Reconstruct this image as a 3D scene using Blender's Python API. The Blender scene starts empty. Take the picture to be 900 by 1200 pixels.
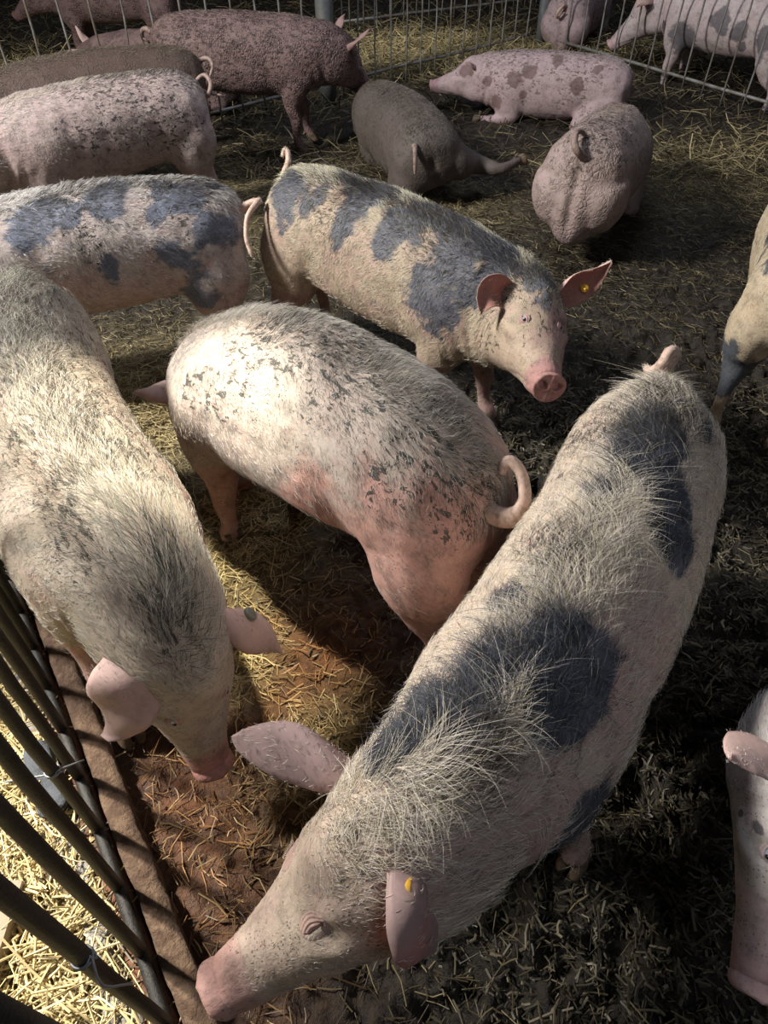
import bpy, math, random
import numpy as np
from mathutils import Vector
random.seed(7); rng = np.random.default_rng(11)
scene = bpy.context.scene
# ---------------------------------------------------------------- camera, world, lights, exposure
FPX = 830.0; CAMH = 1.75; NAD = math.radians(44.0)
cam_d = bpy.data.cameras.new('camera'); cam = bpy.data.objects.new('camera', cam_d)
scene.collection.objects.link(cam); scene.camera = cam
cam.location = (0, 0, CAMH); cam.rotation_euler = (NAD, 0, 0)
cam_d.sensor_fit = 'VERTICAL'; cam_d.sensor_height = 24.0; cam_d.lens = 24.0 * FPX / 1200.0
cam_d.clip_start = 0.02; cam_d.clip_end = 60
w = bpy.data.worlds.new('barn_air'); scene.world = w; w.use_nodes = True
w.node_tree.nodes['Background'].inputs[0].default_value = (0.62, 0.66, 0.80, 1)
w.node_tree.nodes['Background'].inputs[1].default_value = 0.035
def area(name, loc, target, size, power, col, size_y=None):
    l = bpy.data.lights.new(name, 'AREA'); l.energy = power; l.color = col; l.size = size
    if size_y: l.shape = 'RECTANGLE'; l.size_y = size_y
    o = bpy.data.objects.new(name, l); scene.collection.objects.link(o)
    o.location = loc; o.rotation_euler = (Vector(target) - Vector(loc)).to_track_quat('-Z', 'Y').to_euler()
    return o
area('daylight_from_barn_opening', (-4.0, 1.9, 3.7), (0.2, 1.3, 0.2), 0.8, 450, (1.0, 0.96, 0.90))
def spot(name, loc, target, power, col, ang, blend, size):
    l = bpy.data.lights.new(name, 'SPOT'); l.energy = power; l.color = col; l.spot_size = math.radians(ang); l.spot_blend = blend; l.shadow_soft_size = size
    o = bpy.data.objects.new(name, l); scene.collection.objects.link(o); o.location = loc
    o.rotation_euler = (Vector(target) - Vector(loc)).to_track_quat('-Z', 'Y').to_euler(); return o
spot('sunbeam_on_fence', (-2.6, 1.5, 2.4), (-.86, .42, 0), 800, (1.0, .91, .76), 20, .6, .06)
spot('sunbeam_through_roof_gap', (-.80, 1.55, 4.2), (-.44, 1.16, 0), 1300, (1.0, .92, .74), 12, .6, .08)
area('rear_fill_over_pen', (0.5, 5.0, 4.2), (0.5, 5.0, 0), 2.0, 52, (0.80, 0.86, 1.0))  # added faint overhead fill to brighten the rear pigs, no real fixture
area('front_fill_near', (1.2, -0.6, 3.4), (0.6, 1.4, 0), 1.4, 12, (0.82, 0.88, 1.0))  # added front fill that lifts the front pig's neck, no real fixture
vs = scene.view_settings
vs.view_transform = 'Standard'; vs.look = 'None'; vs.gamma = 1.0; vs.exposure = 0.22; vs.use_curve_mapping = False
scene.cycles.use_denoising = True
# ---------------------------------------------------------------- pose maths (rest space -> world)
def sst(a, b, x):
    t = np.clip((np.asarray(x, float) - a) / (b - a), 0, 1)
    return t * t * (3 - 2 * t)
SG = np.arange(-0.4, 2.0, 0.01)
ZREF = 0.55
class Pose:
    def __init__(s, X, Y, head, sc=1.0, bend=0.0, ny=0.0, npi=0.0, hr=0.0, z=0.0, wid=1.0, roll=0.0, tilt=0.0, hgt=1.0, hy=0.0, ln=1.0, arch=0.0):
        s.sc = sc; s.wid = wid; s.roll = roll; s.z = z; s.hgt = hgt; s.ln = ln
        yaw = head + bend * (sst(.1, .95, SG) - .5) + ny * sst(.90, 1.2, SG) + hy * sst(1.08, 1.24, SG)
        pit = tilt + npi * sst(.93, 1.22, SG)
        rol = roll + hr * sst(.95, 1.2, SG)
        cy, sy, cp, sp = np.cos(yaw), np.sin(yaw), np.cos(pit), np.sin(pit)
        T = np.stack([cp * cy, cp * sy, sp], 1)
        P = np.zeros((len(SG), 3))
        P[1:] = np.cumsum((T[1:] + T[:-1]) * .5 * .01, 0)
        i0 = int(round((.5 - SG[0]) / .01))
        P -= P[i0]
        N0 = np.stack([-sy, cy, 0 * sy], 1)
        U0 = np.cross(T, N0)
        P[:, 2] += arch * np.clip(1 - ((SG - .5) / .4) ** 2, -1.3, 1)
        cr, sr = np.cos(rol)[:, None], np.sin(rol)[:, None]
        s.T, s.N, s.U, s.P = T, N0 * cr + U0 * sr, U0 * cr - N0 * sr, P
        s.O = np.array([X, Y, z])
    def __call__(s, V):
        V = np.atleast_2d(np.asarray(V, float))
        x, y, zz = V[:, 0], V[:, 1], V[:, 2]
        k = (1 - sst(.26, .36, zz)) * (1 - sst(1.14, 1.2, x))
        sf = x - k * np.maximum(0, x - .90)
        f = np.clip((sf - SG[0]) / .01, 0, len(SG) - 1.001)
        i = f.astype(int); w = (f - i)[:, None]
        def L(A): return A[i] * (1 - w) + A[i + 1] * w
        T, N, U, P = L(s.T), L(s.N), L(s.U), L(s.P)
        Q = P * s.ln + T * (x - sf)[:, None] + N * (y * s.wid)[:, None] + U * (zz - ZREF)[:, None] * s.hgt
        Q[:, 2] += ZREF * s.hgt
        return Q * s.sc + s.O
FPX = 830.0; CAMH = 1.75; NAD = math.radians(44.0)
AX = np.array([0, math.sin(NAD), -math.cos(NAD)]); UPV = np.array([0, math.cos(NAD), math.sin(NAD)])
def proj(Q):
    R = np.atleast_2d(Q) - np.array([0, 0, CAMH])
    d = R @ AX
    return np.stack([450 + FPX * R[:, 0] / d, 600 - FPX * (R @ UPV) / d], 1)
def unproj(px, py, z=0.0):
    d = AX + (px - 450) / FPX * np.array([1, 0, 0]) + (600 - py) / FPX * UPV
    t = (z - CAMH) / d[2]
    return np.array([0, 0, CAMH]) + t * d
# torso/head sections of the rest-pose pig: x, z centre, half height, half width
SEC = [(-.005,.56,.05,.05),(.01,.555,.105,.095),(.05,.55,.155,.145),(.12,.55,.185,.175),(.22,.55,.20,.188),(.34,.545,.208,.188),
 (.48,.54,.218,.192),(.62,.535,.22,.194),(.76,.53,.215,.19),(.88,.53,.205,.18),(.98,.535,.188,.163),(1.07,.54,.168,.143),
 (1.14,.54,.15,.128),(1.20,.53,.135,.115),(1.26,.513,.112,.10),(1.32,.488,.086,.080),(1.38,.465,.067,.062),(1.43,.45,.054,.052),(1.475,.442,.043,.045)]
# ---------------------------------------------------------------- helpers
def tag(o, label=None, cat=None, group=None, kind=None):
    if label: o['label'] = label
    if cat: o['category'] = cat
    if group: o['group'] = group
    if kind: o['kind'] = kind
    return o
def empty(name, loc):
    o = bpy.data.objects.new(name, None); o.location = loc; o.empty_display_size = .1
    scene.collection.objects.link(o); return o
def mesh(name, V, F, mat=None, parent=None, smooth=True, attrs=None):
    V = np.asarray(V, float)
    if parent is not None: V = V - np.array(world_loc(parent))
    m = bpy.data.meshes.new(name)
    if isinstance(F, np.ndarray):
        n, k = F.shape
        m.vertices.add(len(V)); m.vertices.foreach_set('co', V.astype(np.float32).ravel())
        m.loops.add(n * k); m.loops.foreach_set('vertex_index', F.astype(np.int32).ravel())
        m.polygons.add(n); m.polygons.foreach_set('loop_start', np.arange(0, n * k, k, dtype=np.int32))
        m.update(calc_edges=True)
    else:
        m.from_pydata([tuple(v) for v in V], [], [tuple(f) for f in F]); m.update()
    m.polygons.foreach_set('use_smooth', [smooth] * len(m.polygons))
    for k, (typ, arr) in (attrs or {}).items():
        a = m.attributes.new(k, typ, 'POINT')
        a.data.foreach_set({'FLOAT': 'value', 'FLOAT_VECTOR': 'vector', 'FLOAT_COLOR': 'color'}[typ], np.asarray(arr, np.float32).ravel())
    if mat: m.materials.append(mat)
    o = bpy.data.objects.new(name, m); scene.collection.objects.link(o)
    if parent is not None: o.parent = parent
    return o
def world_loc(o):
    l = Vector((0, 0, 0))
    while o is not None:
        l = l + o.location; o = o.parent
    return l
def hsh(i, j, k, s):
    n = (i * 374761393 + j * 668265263 + k * 2147483647 + s * 1274126177) & 0xffffffff
    n = ((n ^ (n >> 13)) * 1274126177) & 0xffffffff
    n = ((n ^ (n >> 16)) * 2246822519) & 0xffffffff
    return ((n ^ (n >> 15)) & 0xffffff) / float(0xffffff)
def vnoise(P, sc=1.0, seed=0):
    P = np.asarray(P, float) * sc + 1000.0
    I = np.floor(P).astype(np.int64); f = P - I; f = f * f * (3 - 2 * f)
    r = 0
    for a in (0, 1):
        for b in (0, 1):
            for c in (0, 1):
                h = hsh(I[:, 0] + a, I[:, 1] + b, I[:, 2] + c, seed)
                r = r + h * (f[:, 0] if a else 1 - f[:, 0]) * (f[:, 1] if b else 1 - f[:, 1]) * (f[:, 2] if c else 1 - f[:, 2])
    return r * 2 - 1
def fbm(P, sc, seed=0, o=3):
    return sum(vnoise(P, sc * 2.03 ** i, seed + i) * .5 ** i for i in range(o))
def loft(rings):
    """closed tube through rings (n x m x 3)"""
    R = np.asarray(rings, float); n, m, _ = R.shape
    V = np.concatenate([R.reshape(-1, 3), R[0].mean(0)[None], R[-1].mean(0)[None]])
    F = []
    for i in range(n - 1):
        for j in range(m):
            k = (j + 1) % m
            F.append((i * m + j, i * m + k, (i + 1) * m + k, (i + 1) * m + j))
    for j in range(m):
        k = (j + 1) % m
        F.append((n * m, k, j)); F.append((n * m + 1, (n - 1) * m + j, (n - 1) * m + k))
    return V, F
def merge(parts):
    V, F, o = [], [], 0
    for v, f in parts:
        V.append(np.asarray(v, float)); F += [tuple(i + o for i in q) for q in f]; o += len(v)
    return np.concatenate(V), F
def tube(path, rad, m=8, flat=1.0, up=(0, 0, 1)):
    P = np.asarray(path, float); n = len(P); rad = np.broadcast_to(np.asarray(rad, float), (n,))
    T = np.gradient(P, axis=0); T /= np.linalg.norm(T, axis=1)[:, None] + 1e-12
    a = np.linspace(0, 2 * np.pi, m, endpoint=False); rings = []
    N = np.cross(T[0], up)
    if np.linalg.norm(N) < 1e-3: N = np.cross(T[0], (1, 0, 0))
    for i in range(n):
        N = N - T[i] * (N @ T[i]); N /= np.linalg.norm(N); B = np.cross(T[i], N)
        rings.append(P[i] + rad[i] * (np.cos(a)[:, None] * N + flat * np.sin(a)[:, None] * B))
    return loft(rings)
def crom(P, n):
    P = np.asarray(P, float); Q = np.concatenate([2 * P[:1] - P[1:2], P, 2 * P[-1:] - P[-2:-1]]); out = []
    t = np.linspace(0, len(P) - 1, n)
    for u in t:
        i = min(int(u), len(P) - 2); f = u - i; a, b, c, d = Q[i:i + 4]
        out.append(.5 * (2 * b + (c - a) * f + (2 * a - 5 * b + 4 * c - d) * f * f + (3 * b - a - 3 * c + d) * f ** 3))
    return np.array(out)
def box(c, s, R=None):
    c = np.array(c, float); s = np.array(s, float) / 2
    V = np.array([(x, y, z) for x in (-1, 1) for y in (-1, 1) for z in (-1, 1)]) * s
    if R is not None: V = V @ np.asarray(R).T
    return V + c, [(0, 1, 3, 2), (4, 6, 7, 5), (0, 4, 5, 1), (2, 3, 7, 6), (0, 2, 6, 4), (1, 5, 7, 3)]
# ---------------------------------------------------------------- materials
class NT:
    def __init__(s, name):
        s.m = bpy.data.materials.new(name); s.m.use_nodes = True; s.t = s.m.node_tree
        s.b = s.t.nodes['Principled BSDF']; s.out = s.t.nodes['Material Output']
    def n(s, typ, ins=None, **kw):
        d = s.t.nodes.new(typ)
        for k, v in kw.items(): setattr(d, k, v)
        for k, v in (ins or {}).items(): s.put(d.inputs[k], v)
        return d
    def put(s, sock, v):
        if isinstance(v, bpy.types.NodeSocket): s.t.links.new(v, sock)
        elif isinstance(v, bpy.types.Node): s.t.links.new(v.outputs[0], sock)
        else:
            if sock.type == 'RGBA' and len(v) == 3: v = (*v, 1)
            sock.default_value = v
    def mix(s, f, a, b, mode='MIX'):
        d = s.t.nodes.new('ShaderNodeMix'); d.data_type = 'RGBA'; d.blend_type = mode
        s.put(d.inputs[0], f); s.put(d.inputs[6], a); s.put(d.inputs[7], b); return d.outputs[2]
    def math(s, op, a, b=0.0, clamp=False):
        d = s.t.nodes.new('ShaderNodeMath'); d.operation = op; d.use_clamp = clamp
        s.put(d.inputs[0], a); s.put(d.inputs[1], b); return d.outputs[0]
    def attr(s, name, out=0):
        d = s.t.nodes.new('ShaderNodeAttribute'); d.attribute_name = name; return d.outputs[out]
    def noise(s, vec, scale, detail=4, rough=.55, dist=0):
        return s.n('ShaderNodeTexNoise', {'Vector': vec, 'Scale': scale, 'Detail': detail, 'Roughness': rough, 'Distortion': dist}).outputs[0]
    def ramp(s, f, lo, hi, a=0.0, b=1.0):
        return s.n('ShaderNodeMapRange', {'Value': f, 'From Min': lo, 'From Max': hi, 'To Min': a, 'To Max': b}, interpolation_type='SMOOTHSTEP').outputs[0]
    def mapv(s, vec, scale):
        return s.n('ShaderNodeMapping', {'Vector': vec, 'Scale': scale}).outputs[0]
    def bump(s, h, strength, dist, normal=None):
        d = {'Height': h, 'Strength': strength, 'Distance': dist}
        if normal is not None: d['Normal'] = normal
        return s.n('ShaderNodeBump', d).outputs[0]
def skin_material(name, pink, pale, patch, mudc, wrinkle=.4, sss=.12, grime=.55):
    t = NT(name); rest = t.attr('rest', 1); pt = t.attr('patch', 2); mud = t.attr('mud', 2); pk = t.attr('pink', 2); hv = t.attr('hairy', 2)
    n1 = t.noise(rest, 9, 4, .6); n2 = t.noise(t.mapv(rest, (40, 90, 90)), 1, 5, .65); n3 = t.noise(rest, 420, 2, .5); n4 = t.noise(t.mapv(rest, (16, 40, 34)), 1, 6, .72)
    base = t.mix(t.ramp(t.math('ADD', pk, t.math('MULTIPLY', t.math('SUBTRACT', n1, .5), .9)), .2, .8), pale, pink)
    base = t.mix(t.ramp(n2, .35, .75, 0, .30), base, [c * .55 for c in pink])
    pm = t.ramp(t.math('ADD', pt, t.math('MULTIPLY', t.math('SUBTRACT', n4, .5), 1.5)), .30, .72)
    pcol = t.mix(t.ramp(n3, .35, .7), patch, [min(1, c * 2.1 + .01) for c in patch])
    base = t.mix(t.math('MULTIPLY', pm, .96), base, pcol)
    # dried mud flakes, stretched along the lie of the coat
    fl = t.noise(t.mapv(rest, (38, 80, 60)), 1, 3, .62, .4)
    mm = t.ramp(t.math('ADD', fl, t.math('MULTIPLY', mud, .17)), .70, .77)
    base = t.mix(t.math('MULTIPLY', mm, .88), base, mudc)
    dn = t.ramp(t.noise(rest, 5, 5, .7), .45, .75)
    base = t.mix(t.math('MULTIPLY', dn, t.math('MULTIPLY', mud, .22)), base, mudc)
    base = t.mix(t.attr('rosy', 2), base, t.mix(1.0, base, (1.0, .86, .85), 'MULTIPLY'))
    gr = t.noise(rest, 22, 6, .75)
    base = t.mix(t.ramp(gr, .44, .72, 0, grime), base, [c * .9 + .01 for c in mudc])
    sp = t.n('ShaderNodeTexVoronoi', {'Vector': rest, 'Scale': 150.0, 'Randomness': 1.0}).outputs[0]
    base = t.mix(t.math('MULTIPLY', t.ramp(sp, .30, .16), t.ramp(t.noise(rest, 13, 3), .42, .62, 0, .8)), base, mudc)
    t.put(t.b.inputs['Base Color'], base)
    t.put(t.b.inputs['Roughness'], t.ramp(n2, .2, .8, .75, .55))
    t.put(t.b.inputs['Subsurface Weight'], sss); t.b.inputs['Subsurface Radius'].default_value = (1, .35, .2); t.b.inputs['Subsurface Scale'].default_value = .012
    t.b.inputs['Specular IOR Level'].default_value = .35
    wr = t.n('ShaderNodeTexVoronoi', {'Vector': t.mapv(t.mix(.05, rest, t.n('ShaderNodeTexNoise', {'Vector': rest, 'Scale': 6}).outputs[1]), (80, 56, 40)), 'Scale': 1.0}, feature='DISTANCE_TO_EDGE').outputs[0]
    b1 = t.bump(t.math('MULTIPLY', t.ramp(wr, 0, .22), t.ramp(t.noise(rest, 11, 3, .6), .38, .62)), wrinkle, .006)
    b2 = t.bump(n2, .55, .004, b1)
    b3 = t.bump(n3, .35, .0012, b2)
    b4 = t.bump(mm, .5, .003, b3)
    t.put(t.b.inputs['Normal'], b4)
    return t.m
def ear_material(name, pink, inner, patch):
    t = NT(name); rest = t.attr('rest', 1); inn = t.attr('inner', 2); pt = t.attr('patch', 2)
    n = t.noise(rest, 30, 5, .65); n2 = t.noise(t.mapv(rest, (120, 60, 60)), 1, 4, .6)
    c = t.mix(inn, pink, inner)
    c = t.mix(t.ramp(n, .45, .75, 0, .5), c, [k * .5 for k in pink])
    c = t.mix(t.ramp(t.math('ADD', pt, t.math('MULTIPLY', t.math('SUBTRACT', n2, .5), .8)), .42, .66, 0, .85), c, patch)
    t.put(t.b.inputs['Base Color'], c); t.b.inputs['Roughness'].default_value = .55
    t.b.inputs['Specular IOR Level'].default_value = .3
    t.put(t.b.inputs['Normal'], t.bump(n2, .4, .002))
    tr = t.n('ShaderNodeBsdfTranslucent', {'Color': (.85, .22, .13, 1)})
    mx = t.n('ShaderNodeMixShader', {0: .15, 1: t.b.outputs[0], 2: tr.outputs[0]})
    t.t.links.new(mx.outputs[0], t.out.inputs[0]); return t.m
def simple(name, col, rough=.5, metal=0.0, bumpn=None, var=None, spec=.5):
    t = NT(name); tc = t.n('ShaderNodeTexCoord').outputs[3]
    c = col
    if var:
        c = t.mix(t.ramp(t.noise(tc, var[1], 5, .65), .38, .66), col, var[0])
    t.put(t.b.inputs['Base Color'], c); t.b.inputs['Roughness'].default_value = rough; t.b.inputs['Metallic'].default_value = metal
    t.b.inputs['Specular IOR Level'].default_value = spec
    if bumpn: t.put(t.b.inputs['Normal'], t.bump(t.noise(tc, bumpn[0], 5, .7), bumpn[1], bumpn[2]))
    return t.m
def hair_material():
    t = NT('bristle_hair'); t.put(t.b.inputs['Base Color'], t.attr('hcol', 0)); t.b.inputs['Roughness'].default_value = .45
    t.b.inputs['Specular IOR Level'].default_value = .4
    return t.m
def attrcol(name, a, rough=.7, spec=.2):
    t = NT(name); t.put(t.b.inputs['Base Color'], t.attr(a, 0)); t.b.inputs['Roughness'].default_value = rough
    t.b.inputs['Specular IOR Level'].default_value = spec; return t.m
# ---------------------------------------------------------------- the pig
def ring(c, ry, rz, m=20, T=(1, 0, 0), p=.9):
    """ellipse ring around c perpendicular to T; ry across (y), rz the other way"""
    T = np.array(T, float); T /= np.linalg.norm(T); Y = np.array([0, 1, 0.]); Y -= T * (Y @ T); Y /= np.linalg.norm(Y); Z = np.cross(T, Y)
    a = np.linspace(0, 2 * np.pi, m, endpoint=False); ca, sa = np.cos(a), np.sin(a)
    return np.array(c) + (ry * np.sign(ca) * abs(ca) ** p)[:, None] * Y + (rz * np.sign(sa) * abs(sa) ** p)[:, None] * Z
def limb(ch, m=14):
    C = np.array([c[:3] for c in ch], float); R = crom([c[3:] for c in ch], len(ch) * 3); P = crom(C, len(ch) * 3)
    T = np.gradient(P, axis=0); return loft([ring(P[i], max(.008, R[i, 1]), max(.008, R[i, 0]), m, T[i], 1.0) for i in range(len(P))])
# chains: x, y, z, half length (fore-aft), half width
HIND = [(.17, .075, .56, .12, .09), (.145, .095, .46, .145, .092), (.135, .105, .37, .125, .08), (.115, .112, .30, .082, .058), (.075, .115, .245, .048, .036),
        (.062, .115, .20, .034, .028), (.07, .115, .13, .026, .024), (.078, .115, .075, .028, .027), (.095, .115, .045, .034, .033), (.105, .115, .02, .03, .033)]
FORE = [(.89, .075, .56, .10, .07), (.89, .10, .45, .11, .078), (.87, .112, .36, .085, .062), (.86, .115, .29, .056, .048), (.875, .115, .23, .042, .038),
        (.885, .115, .18, .038, .036), (.882, .115, .11, .026, .026), (.89, .115, .07, .03, .03), (.905, .115, .045, .034, .034), (.915, .115, .02, .03, .033)]
LIE_H = [(.17, .08, .56, .12, .09), (.17, .12, .46, .15, .085), (.24, .16, .385, .12, .07), (.32, .185, .345, .07, .05), (.24, .21, .325, .042, .035), (.15, .215, .32, .03, .028), (.20, .225, .315, .028, .026), (.27, .23, .31, .024, .024)]
LIE_F = [(.89, .075, .56, .10, .07), (.88, .12, .44, .11, .07), (.82, .15, .36, .07, .05), (.90, .165, .325, .04, .036), (.99, .17, .315, .032, .03), (1.06, .17, .31, .028, .026)]
OUT_H = [(.17, .08, .56, .12, .09), (.16, .13, .47, .14, .085), (.17, .20, .41, .10, .065), (.15, .27, .37, .055, .045), (.08, .33, .345, .035, .032), (.10, .40, .335, .028, .027), (.13, .46, .33, .026, .025)]
def bumps(V, N):
    """surface anatomy as displacement in rest space"""
    d = np.zeros(len(V)); ay = abs(V[:, 1])
    def g(cx, cy, cz, rx, ry, rz, a):
        nonlocal d
        d += a * np.exp(-(((V[:, 0] - cx) / rx) ** 2 + ((ay - cy) / ry) ** 2 + ((V[:, 2] - cz) / rz) ** 2))
    g(.87, .17, .50, .10, .09, .13, .016); g(.73, .18, .46, .045, .1, .15, -.012)
    g(.10, .15, .47, .09, .08, .13, .014); g(.31, .19, .47, .05, .08, .09, -.016); g(.25, .15, .37, .03, .06, .07, -.014)
    g(.23, .08, .74, .05, .03, .04, .008); g(.88, .05, .73, .07, .04, .04, .008)
    g(.45, 0, .76, .35, .02, .05, -.004)
    g(1.14, .10, .44, .07, .06, .06, .018); g(1.04, .14, .52, .03, .08, .12, -.010)
    g(1.288, .09, .566, .022, .03, .018, -.012); g(1.262, .085, .592, .03, .03, .016, .009); g(1.275, .095, .535, .035, .03, .018, .010); g(1.305, .08, .55, .012, .03, .012, .004)
    g(1.21, 0, .66, .05, .06, .04, .008); g(1.33, 0, .57, .05, .04, .04, -.006)
    g(-.01, 0, .46, .06, .022, .13, -.030); g(0, 0, .56, .03, .02, .03, -.012); g(0, .0, .50, .03, .018, .03, .022)
    # wrinkles over the snout and neck folds
    sn = np.exp(-((V[:, 0] - 1.405) / .035) ** 2) * np.clip((V[:, 2] - .44) / .05, 0, 1)
    d += .0022 * np.sin(V[:, 0] * 420) * sn
    mo = np.exp(-((V[:, 2] - (.432 - .25 * (1.45 - V[:, 0]) * .3)) / .006) ** 2) * ((V[:, 0] > 1.3) & (V[:, 0] < 1.455)); d -= .004 * mo
    nk = np.exp(-((V[:, 0] - 1.02) / .06) ** 2) * np.clip((.55 - V[:, 2]) / .1, 0, 1); d += .004 * np.sin(V[:, 0] * 110 + V[:, 2] * 20) * nk
    d += .0035 * fbm(V, 14, 5, 2)
    return d
BODY_CACHE = {}
def rest_body(kind, legs, voxel, flat=.325):
    key = (kind, tuple(legs), voxel, flat)
    if key in BODY_CACHE: return BODY_CACHE[key]
    S = np.array(SEC); xs = np.concatenate([np.linspace(-.005, .12, 8), np.linspace(.16, 1.1, 20), np.linspace(1.13, 1.475, 16)])
    rings = []
    for x in xs:
        zc, h, w_ = [np.interp(x, S[:, 0], S[:, k]) for k in (1, 2, 3)]
        r = ring((x, 0, zc), w_, h, 28)
        t = (r[:, 2] - zc) / h
        r[:, 1] *= 1 - .16 * np.clip(t, 0, 1) ** 2 * (1 if x < 1.1 else 1.2) + (.05 if x < 1.1 else .0) * np.clip(-t, 0, 1)   # narrower over the back
        if kind != 'stand': r[:, 2] = np.maximum(r[:, 2], flat - .1 * sst(1.0, 1.3, x)); r[:, 1] *= 1 + .06 * np.clip(-t, 0, 1)
        rings.append(r)
    parts = [loft(rings)]
    for side in (1, -1):
        if kind == 'stand': chs = [(HIND, legs[0 if side > 0 else 1]), (FORE, legs[2 if side > 0 else 3])]
        elif kind == 'lie': chs = [(LIE_H, 0), (LIE_F, 0)]
        elif kind == 'egg': chs = [([(.12, .085, .55, .12, .10), (.13, .085, .50, .15, .11), (.15, .08, .46, .15, .11), (.19, .08, .45, .13, .10)], 0), (LIE_F, 0)]
        else: chs = [(OUT_H if side == kind_side(kind) else LIE_H, 0), (LIE_F, 0)]
        for ch, off in chs:
            dx, dy = off if isinstance(off, tuple) else (off, 0.0)
            c = [(x + dx * max(0, 1 - z / .42), (y + dy * max(0, 1 - z / .42)) * side, z if kind == 'stand' else z - (.325 - flat) * (1 - sst(.36, .5, z)), a, b) for x, y, z, a, b in ch]
            parts.append(limb(c))
    if kind == 'egg': parts.append(limb([(.11, 0, .54, .13, .12), (.10, 0, .44, .135, .12), (.13, 0, .34, .12, .10), (.16, 0, .29, .10, .08)]))
    V, F = merge(parts)
    m = bpy.data.meshes.new('tmp'); m.from_pydata([tuple(v) for v in V], [], F); m.update()
    o = bpy.data.objects.new('tmp', m); scene.collection.objects.link(o)
    r = o.modifiers.new('r', 'REMESH'); r.mode = 'VOXEL'; r.voxel_size = voxel
    s = o.modifiers.new('s', 'SMOOTH'); s.factor = .6; s.iterations = int(round(.010 / voxel * 9))
    e = o.evaluated_get(bpy.context.evaluated_depsgraph_get()).to_mesh()
    n = len(e.vertices); V = np.zeros(n * 3, np.float32); e.vertices.foreach_get('co', V); V = V.reshape(-1, 3).astype(float)
    N = np.zeros(n * 3, np.float32); e.vertices.foreach_get('normal', N); N = N.reshape(-1, 3).astype(float)
    L = np.zeros(len(e.loops), np.int32); e.loops.foreach_get('vertex_index', L); F = L.reshape(-1, 4)
    bpy.data.objects.remove(o); bpy.data.meshes.remove(m)
    V = V + N * bumps(V, N)[:, None]
    BODY_CACHE[key] = (V, N, F); return BODY_CACHE[key]
def kind_side(k): return 1 if k == 'out_left' else -1
def blobs(P, L, seed=0, wob=.35):
    """union of soft ellipsoids: (x, y, z, r[, stretch along x]) -> 0..1"""
    out = np.zeros(len(P)); nz = fbm(P, 11, seed, 3) * wob
    for b in L:
        x, y, z, r = b[:4]; sx = b[4] if len(b) > 4 else 1.0
        q = ((P[:, 0] - x) / sx) ** 2 + (P[:, 1] - y) ** 2 + (P[:, 2] - z) ** 2
        out = np.maximum(out, np.clip(1.0 - (np.sqrt(q) / r - .62 + nz) * 1.15, 0, 1))
    return out
def ear_mesh(p0, p1, p2, o, W=.082, cup=.55, roll=0.0, nu=22, nv=13, rnd=0.0):
    p0, p1, p2, o = [np.array(a, float) for a in (p0, p1, p2, o)]
    u = np.linspace(0, 1, nu); C = (1 - u)[:, None] ** 2 * p0 + 2 * (u * (1 - u))[:, None] * p1 + u[:, None] ** 2 * p2
    T = np.gradient(C, axis=0); T /= np.linalg.norm(T, axis=1)[:, None]
    wid = W * np.interp(u, [0, .12, .3, .5, .68, .82, .92, .97, 1], [.66, .84, 1.0, .98, .80, .50, .24, .12, .03])
    wid = wid * (1 - rnd) + rnd * W * np.interp(u, [0, .12, .3, .5, .68, .82, .92, .97, 1], [.70, .82, .94, 1.0, .98, .88, .68, .45, .12])
    cu = cup * np.interp(u, [0, .25, .7, 1], [1.5, 1.0, .7, .5])
    v = np.linspace(-1, 1, nv); A = np.zeros((nu, nv, 3)); NN = np.zeros((nu, nv, 3))
    for i in range(nu):
        oo = o - T[i] * (o @ T[i]); oo /= np.linalg.norm(oo); S = np.cross(T[i], oo)
        th = v * cu[i] * 1.25
        if cu[i] > .05: y = np.sin(th) / (cu[i] * 1.25); z = (1 - np.cos(th)) / (cu[i] * 1.25)
        A[i] = C[i] + wid[i] * (y[:, None] * S + z[:, None] * oo)
        NN[i] = -(np.cos(th)[:, None] * oo - np.sin(th)[:, None] * S)      # outward (convex back)
        # the rear rim rolls a little
    A += (.004 * np.sin(np.outer(u, np.ones(nv)) * 9 + np.outer(np.ones(nu), v) * 3))[..., None] * NN
    th = (.0055 - .0035 * u)[:, None] * (1 - .75 * v[None] ** 4) * np.ones((nu, nv)); th[0] *= 1.5
    B1 = A + NN * th[..., None]; B2 = A - NN * th[..., None]
    V = np.concatenate([B1.reshape(-1, 3), B2.reshape(-1, 3)]); F = []; q = nu * nv
    for i in range(nu - 1):
        for j in range(nv - 1):
            a, b, c, d = i * nv + j, i * nv + j + 1, (i + 1) * nv + j + 1, (i + 1) * nv + j
            F += [(a, b, c, d), (q + d, q + c, q + b, q + a)]
        for j, (s0, s1) in ((0, (0, 1)), (nv - 1, (1, 0))):
            a, b = i * nv + j, (i + 1) * nv + j
            F.append((a, b, q + b, q + a) if j == 0 else (b, a, q + a, q + b))
    for j in range(nv - 1):
        a, b = j, j + 1; F.append((b, a, q + a, q + b)); a, b = (nu - 1) * nv + j, (nu - 1) * nv + j + 1; F.append((a, b, q + b, q + a))
    inner = np.concatenate([np.zeros(q), np.ones(q)])
    nrm = np.concatenate([NN.reshape(-1, 3), -NN.reshape(-1, 3)])
    return V, F, inner, nrm, A, NN
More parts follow.
